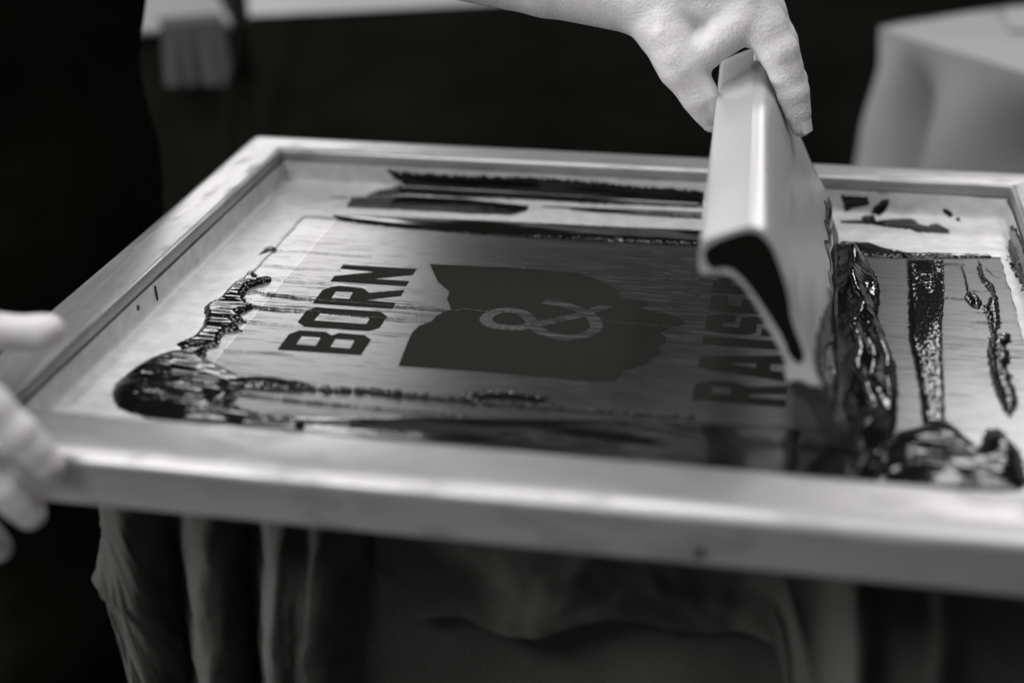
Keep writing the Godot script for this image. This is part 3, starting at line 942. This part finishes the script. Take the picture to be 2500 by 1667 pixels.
# ------------------------------------------------------------------ the printer
func make_person() -> void:
	var t := thing("person", "person in black clothes reaching over the screen, one hand on the squeegee", "person", Vector3(-0.17, -0.88, 0.14))
	var st := new_st()
	var V := func(x: float, y: float, z: float) -> Vector3: return Vector3(x, y, z)
	# far hand, over the squeegee handle
	var h := []
	var wr := Vector3(.425, .226, .165)
	chain(h, [Vector3(.25, .254, .145), Vector3(.34, .240, .156), wr, Vector3(.445, .222, .168)], [.037, .034, .0315, .030])
	chain(h, [wr, Vector3(.442, .206, .180), Vector3(.452, .188, .190)], [.029, .0245, .0205])
	finger(h, [Vector3(.450, .196, .188), Vector3(.460, .176, .195), Vector3(.4755, .152, .196), Vector3(.4870, .130, .192)], [.0200, .0190, .0150, .0100])
	chain(h, [wr, Vector3(.505, .228, .176)], [.029, .0220])
	chain(h, [wr, Vector3(.510, .240, .150)], [.028, .0200])
	chain(h, [wr, Vector3(.505, .240, .125)], [.026, .0180])
	chain(h, [wr, Vector3(.495, .236, .102)], [.024, .0150])
	chain(h, [Vector3(.460, .176, .194), Vector3(.479, .1900, .191), Vector3(.505, .213, .184)], [.0170, .0145, .0200])
	finger(h, [Vector3(.512, .226, .178), Vector3(.5380, .1900, .188), Vector3(.5520, .1560, .193), Vector3(.5605, .1290, .194)], [.0215, .0158, .0118, .0086])
	finger(h, [Vector3(.512, .240, .152), Vector3(.540, .1930, .163), Vector3(.5545, .1530, .170), Vector3(.5600, .1280, .174)], [.0180, .0118, .0098, .0080])
	finger(h, [Vector3(.507, .240, .126), Vector3(.538, .1930, .140), Vector3(.5530, .1560, .148), Vector3(.5590, .1300, .152)], [.0165, .0112, .0094, .0078])
	finger(h, [Vector3(.496, .236, .104), Vector3(.528, .1930, .116), Vector3(.5440, .1620, .124), Vector3(.5520, .1400, .128)], [.0150, .0100, .0086, .0072])
	# tendons and veins on the back of the hand
	chain(h, [Vector3(.452, .236, .189), Vector3(.480, .240, .192), Vector3(.512, .236, .191)], [.0060, .0050, .0060])
	chain(h, [Vector3(.440, .205, .204), Vector3(.452, .186, .207), Vector3(.458, .170, .2055)], [.0050, .0056, .0060])
	net(st, h, 0.0026, 0.0055, 0.00035)
	# near hand, fingers hooked over the front rail
	h = []
	var wn := Vector3(-.055, .115, .668)
	chain(h, [Vector3(-.16, .16, .63), wn], [.034, .027])
	chain(h, [wn, Vector3(.035, .118, .688)], [.026, .017])
	chain(h, [wn, Vector3(.028, .094, .700)], [.026, .017])
	chain(h, [wn, Vector3(.020, .068, .702)], [.024, .016])
	chain(h, [wn, Vector3(.010, .046, .698)], [.021, .014])
	chain(h, [wn, Vector3(-.01, .118, .645), Vector3(.022, .105, .622)], [.022, .018, .0145])
	finger(h, [Vector3(.015, .108, .626), Vector3(.045, .086, .600), Vector3(.066, .0800, .585), Vector3(.0735, .0805, .578)], [.0155, .0125, .0115, .0098])
	finger(h, [Vector3(.035, .118, .688), Vector3(.078, .098, .690), Vector3(.103, .061, .6845), Vector3(.1165, .0370, .6790)], [.0165, .0132, .0118, .0100])
	finger(h, [Vector3(.028, .094, .700), Vector3(.068, .062, .698), Vector3(.0905, .0235, .690), Vector3(.1010, .0030, .684)], [.0165, .0132, .0120, .0104])
	finger(h, [Vector3(.020, .068, .702), Vector3(.050, .032, .702), Vector3(.068, -.0070, .694), Vector3(.0755, -.0240, .686)], [.0155, .0125, .0110, .0095])
	finger(h, [Vector3(.010, .046, .698), Vector3(.030, .012, .700), Vector3(.042, -.020, .694), Vector3(.048, -.036, .688)], [.0140, .0110, .0096, .0085])
	for q in h:
		q[0] += Vector3(-.002, 0, 0)
		q[1] += Vector3(-.002, 0, 0)
	net(st, h, 0.0028, 0.0055, 0.0003)
	# the rest of the body
	h = []
	chain(h, [Vector3(-.16, .16, .63), Vector3(-.27, .235, .56), Vector3(-.18, .46, .36)], [.034, .043, .052])
	chain(h, [Vector3(.25, .254, .145), Vector3(.175, .288, .125), Vector3(-.10, .48, -.02)], [.036, .043, .052])
	chain(h, [Vector3(-.18, .46, .36), Vector3(-.14, .50, .17), Vector3(-.10, .48, -.02)], [.06, .08, .06])
	chain(h, [Vector3(-.18, .47, .17), Vector3(-.21, .25, .15), Vector3(-.22, .05, .14)], [.11, .11, .11])
	chain(h, [Vector3(-.15, .50, .17), Vector3(-.08, .66, .17)], [.06, .052])
	chain(h, [Vector3(-.06, .70, .17), Vector3(-.05, .79, .17)], [.075, .088])
	chain(h, [Vector3(.01, .72, .17), Vector3(.025, .70, .17)], [.03, .03])
	chain(h, [Vector3(.045, .745, .17), Vector3(.052, .725, .17)], [.008, .013])
	for z in [.045, .235]:
		chain(h, [Vector3(-.19, .02, z), Vector3(-.18, -.40, z), Vector3(-.21, -.80, z), Vector3(-.09, -.85, z)], [.085, .058, .042, .030])
	net(st, h, 0.014, 0.05)
	var body := part("body", done(st), M.skin, t)
	# clothes
	st = new_st()
	h = []
	chain(h, [Vector3(-.20, .46, .30), Vector3(-.205, .25, .26), Vector3(-.215, .0, .26), Vector3(-.215, -.06, .26)], [.115, .112, .112, .112])
	chain(h, [Vector3(-.18, .46, .05), Vector3(-.200, .25, .08), Vector3(-.215, .0, .08), Vector3(-.215, -.06, .08)], [.115, .112, .112, .112])
	chain(h, [Vector3(-.18, .46, .36), Vector3(-.235, .345, .46)], [.085, .075])
	chain(h, [Vector3(-.10, .48, -.02), Vector3(.02, .40, .05)], [.085, .075])
	chain(h, [Vector3(-.14, .52, .17), Vector3(-.12, .56, .17)], [.08, .07])
	net(st, h, 0.012, 0.08, 0.004)
	part("shirt", done(st), M.black_clothing, t)
	st = new_st()
	h = []
	for z in [.055, .255]:
		chain(h, [Vector3(-.215, -.03, z), Vector3(-.17, -.40, z + .02), Vector3(-.19, -.80, z)], [.108, .085, .070])
		chain(h, [Vector3(-.20, -.845, z), Vector3(-.08, -.85, z)], [.045, .038])
	net(st, h, 0.014, 0.05, 0.004)
	part("trousers", done(st), M.black_clothing, t)
	st = new_st()
	h = []
	chain(h, [Vector3(-.075, .80, .17), Vector3(-.07, .82, .17)], [.095, .09])
	chain(h, [Vector3(-.13, .74, .17), Vector3(-.11, .80, .17)], [.06, .08])
	net(st, h, 0.012, 0.03, 0.003)
	part("hair", done(st), M.black_clothing, t)
	# finger nail that catches the light
	st = new_st()
	var nail := func(u: float, v: float) -> Vector3:
		var axis := Vector3(.30, -.953, .035).normalized()
		var out := Vector3(.72, .24, .62)
		out = (out - axis * out.dot(axis)).normalized()
		var across := axis.cross(out)
		var an := (u - 0.5) * 1.5
		var c := Vector3(.5605, .129, .194) + axis * (v * 0.0105 - 0.0058)
		return c + (out * cos(an) + across * sin(an)) * lerpf(.0096, .0086, v)
	part("finger_nail", sheet(8, 6, nail), M.nail, body)

# ------------------------------------------------------------------ what the screen lies on
func make_shirt() -> void:
	var p := thing("printing_platen", "flat printing board on a steel stand under the screen", "platen", Vector3(0.4, -0.88, 0.33))
	var st := new_st()
	box(st, Vector3(.09, -.026, .10), Vector3(.72, -.008, .545))
	part("board", done(st), M.platen_board, p)
	st = new_st()
	box(st, Vector3(.36, -.86, .28), Vector3(.44, -.0262, .36))
	part("post", done(st), M.stand_steel, p)
	st = new_st()
	box(st, Vector3(.16, -.88, .10), Vector3(.64, -.8602, .54))
	part("foot", done(st), M.stand_steel, p)
	var t := thing("draped_shirt", "dark grey cotton shirt hanging in folds below the front rail", "shirt", Vector3(0.4, -0.25, 0.55))
	# top layer lying on the board
	var top := func(u: float, v: float) -> Vector3:
		return Vector3(lerpf(.072, .738, u), -.0058 + 0.0008 * n_a.get_noise_2d(u * 400.0, v * 400.0) - .0008, lerpf(.085, .552, v))
	part("top_layer", sheet(40, 30, top), M.grey_shirt_cotton, t)
	# front panel with its uneven hem
	var hem := func(x: float) -> float:
		if x < .25:
			return -.16
		var a := -.150 + .028 * smoothstep(.27, .285, x) * (1.0 - smoothstep(.285, .315, x))
		a += .012 * smoothstep(.40, .47, x) * (1.0 - smoothstep(.47, .53, x)) + .004 * sin(x * 60.0)
		return a + .018 * smoothstep(.30, .45, x) - .12 * smoothstep(.565, .60, x)
	var front := func(u: float, v: float) -> Vector3:
		var x := lerpf(.285, .740, u)
		var y: float = lerpf(-.0065, hem.call(x), v)
		var z := .553 + .006 * sin(minf(v * 9.0, 1.57)) + .034 * smoothstep(0.0, .4, v) * (exp(-pow((x - .612 - .02 * v) / .013, 2.0)) + .8 * exp(-pow((x - .672) / .016, 2.0))) + .012 * v * sin(x * 31.0 + 1.0) + .010 * v * n_a.get_noise_2d(x * 500.0, v * 90.0)
		return Vector3(x, y, z)
	part("front_panel", sheet(120, 30, front), M.grey_shirt_cotton, t)
	var back := func(u: float, v: float) -> Vector3:
		var x := lerpf(.20, .80, u)
		var y := lerpf(-.03, -.42, v)
		var z := .530 + .020 * v * sin(x * 23.0 + 2.0 + v * 2.0) + .018 * v * n_a.get_noise_2d(x * 300.0, v * 120.0)
		return Vector3(x, y, z)
	part("back_panel", sheet(90, 40, back), M.grey_shirt_cotton, t)
	# gathered sleeve: deep pleats on the left
	var keys := [[.066, .546], [.078, .560], [.091, .571], [.104, .577], [.115, .573], [.123, .558], [.127, .547], [.137, .562], [.150, .578], [.163, .587], [.175, .583], [.184, .564], [.188, .551], [.198, .568], [.211, .587], [.224, .598], [.233, .592], [.241, .588], [.252, .594], [.266, .584], [.276, .562], [.284, .547]]
	var pleat := func(u: float, v: float) -> Vector3:
		var k := u * (keys.size() - 1)
		var i := mini(int(k), keys.size() - 2)
		var f := k - i
		var a := Vector2(keys[i][0], keys[i][1])
		var b := Vector2(keys[i + 1][0], keys[i + 1][1])
		var q := a.cubic_interpolate(b, Vector2(keys[maxi(i - 1, 0)][0], keys[maxi(i - 1, 0)][1]), Vector2(keys[mini(i + 2, keys.size() - 1)][0], keys[mini(i + 2, keys.size() - 1)][1]), f)
		var low := lerpf(-.165, -.36, smoothstep(0.0, .26, u))
		var y := lerpf(-.0072, low, v)
		var deep := smoothstep(0.0, .35, v)
		var x := q.x - .010 * (1.0 - u) * v - .030 * v * smoothstep(.62, 1.0, u) - .018 * v * v * smoothstep(.25, .6, u) + .004 * n_a.get_noise_2d(u * 300.0, v * 240.0)
		var z := lerpf(.5535, .566 + (q.y - .572) * 1.3, deep) + .005 * v * n_a.get_noise_2d(u * 500.0, v * 500.0 + 40.0)
		if u < .2:
			z += .010 * exp(-pow((y + .150) / .006, 2.0)) * (1.0 - u * 5.0)
			x -= .006 * exp(-pow((y + .142) / .016, 2.0)) * (1.0 - u * 5.0)
		return Vector3(x, y, z)
	part("gathered_sleeve", sheet(160, 90, pleat), M.grey_shirt_cotton, t)

# ------------------------------------------------------------------ behind
func make_background() -> void:
	var f := MeshInstance3D.new()
	f.name = "floor"
	var pm := PlaneMesh.new()
	pm.size = Vector2(16, 16)
	pm.material = M.floor_concrete
	f.mesh = pm
	f.position = O + Vector3(0.4, -0.88, -1.0)
	f.set_meta("kind", "structure")
	add_child(f)
	# long table with a black skirt
	var yaw := atan2(-0.113, 0.2865)
	var dir := Vector3(cos(yaw), 0, sin(yaw))
	var back := Vector3(sin(yaw), 0, -cos(yaw))
	var c0 := Vector3(-0.2762, -0.006, -0.7129)
	var t := thing("skirted_table", "long pale topped table with plain black skirt behind the screen", "table", Vector3(.3, -.88, -1.1))
	var top := func(u: float, v: float) -> Vector3:
		return c0 + dir * lerpf(.004, 2.2, u) + back * lerpf(-.004, .7, v)
	var st := new_st()
	for e in [0.0, -0.02]:
		var a: Vector3 = top.call(0.0, 0.0) + Vector3.UP * e
		var b: Vector3 = top.call(1.0, 0.0) + Vector3.UP * e
		var c: Vector3 = top.call(1.0, 1.0) + Vector3.UP * e
		var d: Vector3 = top.call(0.0, 1.0) + Vector3.UP * e
		quad(st, a, d, c, b)
	quad(st, top.call(0., 0.), top.call(1., 0.), top.call(1., 0.) + Vector3.DOWN * .003, top.call(0., 0.) + Vector3.DOWN * .003)
	part("tabletop", done(st), M.pale_tabletop, t)
	var skirt := func(u: float, v: float) -> Vector3:
		var s := lerpf(0.0, 2.2, u)
		return c0 + dir * s - back * (.006 + .016 * v * sin(s * 24.0 + sin(s * 7.0)) + .014 * v) + Vector3.DOWN * lerpf(.003, .868, v)
	part("skirt", sheet(160, 16, skirt), M.black_table_skirt, t)
	st = new_st()
	for s in [.06, 2.1]:
		for d in [.08, .6]:
			var q: Vector3 = c0 + dir * s + back * d
			box(st, Vector3(q.x - .02, -.88, q.z - .02), Vector3(q.x + .02, -.027, q.z + .02))
			part("leg", done(st), M.stand_steel, t)
			st = new_st()
	# pale table end with a rag over its edge, far left
	var y2 := atan2(-0.16, 0.30)
	var d2 := Vector3(cos(y2), 0, sin(y2))
	var b2 := Vector3(sin(y2), 0, -cos(y2))
	var e0 := Vector3(-0.292, -.012, -0.69)
	t = thing("pale_table", "pale table corner far left with a rag over its edge", "table", Vector3(-.8, -.88, -.9))
	st = new_st()
	var A := e0
	var B := e0 - d2 * 1.1
	for e in [Vector3.ZERO]:
		quad(st, B, B + b2 * .6, A + b2 * .6, A)
		quad(st, A, A + Vector3.DOWN * .012, B + Vector3.DOWN * .012, B)
		quad(st, A + b2 * .6, A + b2 * .6 + Vector3.DOWN * .012, A + Vector3.DOWN * .012, A)
		quad(st, A + Vector3.DOWN * .012, A + b2 * .6 + Vector3.DOWN * .012, B + b2 * .6 + Vector3.DOWN * .012, B + Vector3.DOWN * .012)
	part("tabletop", done(st), M.pale_tabletop, t)
	var under := func(u: float, v: float) -> Vector3:
		var s := lerpf(-.16, 1.1, u)
		return e0 - d2 * s + b2 * (.03 + .008 * v * sin(s * 30.0)) + Vector3.DOWN * lerpf(.0125, .866, v)
	part("skirt", sheet(60, 10, under), M.black_table_skirt, t)  # dark sheet added to stand for the shade under this table
	for s in [.05, 1.0]:
		st = new_st()
		var q: Vector3 = e0 - d2 * s + b2 * .3
		box(st, Vector3(q.x - .02, -.88, q.z - .02), Vector3(q.x + .02, -.0245, q.z + .02))
		part("leg", done(st), M.stand_steel, t)
	var r := thing("grey_rag", "crumpled grey rag hanging over the pale table edge", "rag", Vector3(-.34, -.06, -.68))
	var rag := func(u: float, v: float) -> Vector3:
		var s := lerpf(.012, .105, u)
		var fold := .004 * sin(u * 9.0 + .6) + .003 * sin(u * 23.0 + 1.0)
		if v < .25:
			return e0 - d2 * s + b2 * lerpf(.05, -.003, v / .25) + Vector3.UP * .003
		var k := (v - .25) / .75
		return e0 - d2 * (s + .010 * k * (.5 - u) * -1.0) - b2 * (.006 + fold * k + .006 * k) + Vector3.DOWN * (lerpf(-.003, .095, k) - .008 * u * k)
	part("cloth", sheet(40, 24, rag), M.rag_cotton, r)
	var cb := thing("black_cable", "black cable hanging between the two tables at the upper left", "cable", Vector3(-.28, -.1, -.66))
	var way := Curve3D.new()
	for p in [Vector3(-.262, .05, -.66), Vector3(-.266, .004, -.655), Vector3(-.272, -.05, -.650), Vector3(-.288, -.11, -.648), Vector3(-.300, -.20, -.65), Vector3(-.31, -.50, -.66), Vector3(-.30, -.86, -.64)]:
		way.add_point(p * 100.0, Vector3(0, 1.2, 0), Vector3(0, -1.2, 0))
	way.bake_interval = 1.0
	var ln := way.get_baked_points()
	var tube := func(u: float, v: float) -> Vector3:
		var i := mini(int(v * (ln.size() - 1)), ln.size() - 1)
		return ln[i] / 100.0 + Vector3(cos(u * TAU), 0, sin(u * TAU)) * .0075
	part("cord", sheet(10, ln.size() - 1, tube), M.black_plastic, cb)
	# table in a white cloth, right
	t = thing("white_cloth_table", "table corner under a loose white cloth at the upper right", "table", Vector3(1.0, -.88, -.9))
	var p0 := Vector3(.652, 0.0, -.735)
	var d1 := Vector3(.636, 0, .772)
	var dn := Vector3(.80, 0, -.60)
	var rad := .035
	var tt := func(u: float, v: float) -> Vector3:
		var a := lerpf(0.0, 1.3, u)
		var b := lerpf(0.0, 0.8, v)
		var w := p0 + d1 * a + dn * b
		# rounded corner
		if a < rad and b < rad:
			var o := Vector2(rad - a, rad - b)
			var m := maxf(o.x, o.y)
			if o.length() > 0.0001:
				o = o.normalized() * m
			w = p0 + d1 * (rad - o.x) + dn * (rad - o.y)
		w.y += .002 * n_a.get_noise_2d(a * 300.0, b * 300.0)
		return w
	part("cloth_top", sheet(120, 80, tt), M.white_tablecloth, t)
	var hang := func(u: float, v: float) -> Vector3:
		# runs along the far-left side, round the corner, and along the front
		var s := lerpf(-.8, 1.3, u)
		var w: Vector3
		var n: Vector3
		if s < 0.0:
			w = p0 + dn * -s
			n = -d1
		else:
			w = p0 + d1 * s
			n = -dn
		var cr := exp(-pow(s / .05, 2.0))
		n = n.lerp((-d1 - dn).normalized(), cr * .8).normalized()
		w += (d1 + dn) * rad * .30 * cr
		var fold := sin(s * 34.0 + 1.6 * sin(s * 11.0) + v * 2.5) * .5 + .5
		var out := .004 + v * .012 + .10 * (fold - .8) * smoothstep(0.0, .25, v)
		return w + n * out + Vector3.DOWN * lerpf(-.002, .62, v)
	part("cloth_side", sheet(260, 40, hang), M.white_tablecloth, t)
	var pp := thing("crumpled_cloth", "crumpled pale cloth lying on the white covered table", "cloth", Vector3(.90, .003, -.80))
	var heap := func(u: float, v: float) -> Vector3:
		var e := minf(minf(u, 1.0 - u), minf(v, 1.0 - v)) * 4.0
		var x := .84 + .16 * u + .01 * n_a.get_noise_2d(u * 200.0, v * 200.0)
		return Vector3(x, .0042 + .016 * clampf(e, 0.0, 1.0) * (0.6 + n_a.get_noise_2d(u * 260.0, v * 420.0 + 9.0)), -.86 + .13 * v)
	part("cloth", sheet(40, 40, heap), M.white_tablecloth, pp)
	for s in [[.1, .1], [1.2, .1], [.1, .7], [1.2, .7]]:
		st = new_st()
		var q: Vector3 = p0 + d1 * s[0] + dn * s[1]
		box(st, Vector3(q.x - .02, -.88, q.z - .02), Vector3(q.x + .02, -.006, q.z + .02))
		part("leg", done(st), M.stand_steel, t)

func _ready() -> void:
	set_up()
	make_materials()
	make_background()
	make_screen()
	make_ink()
	make_squeegee()
	make_shirt()
	make_person()
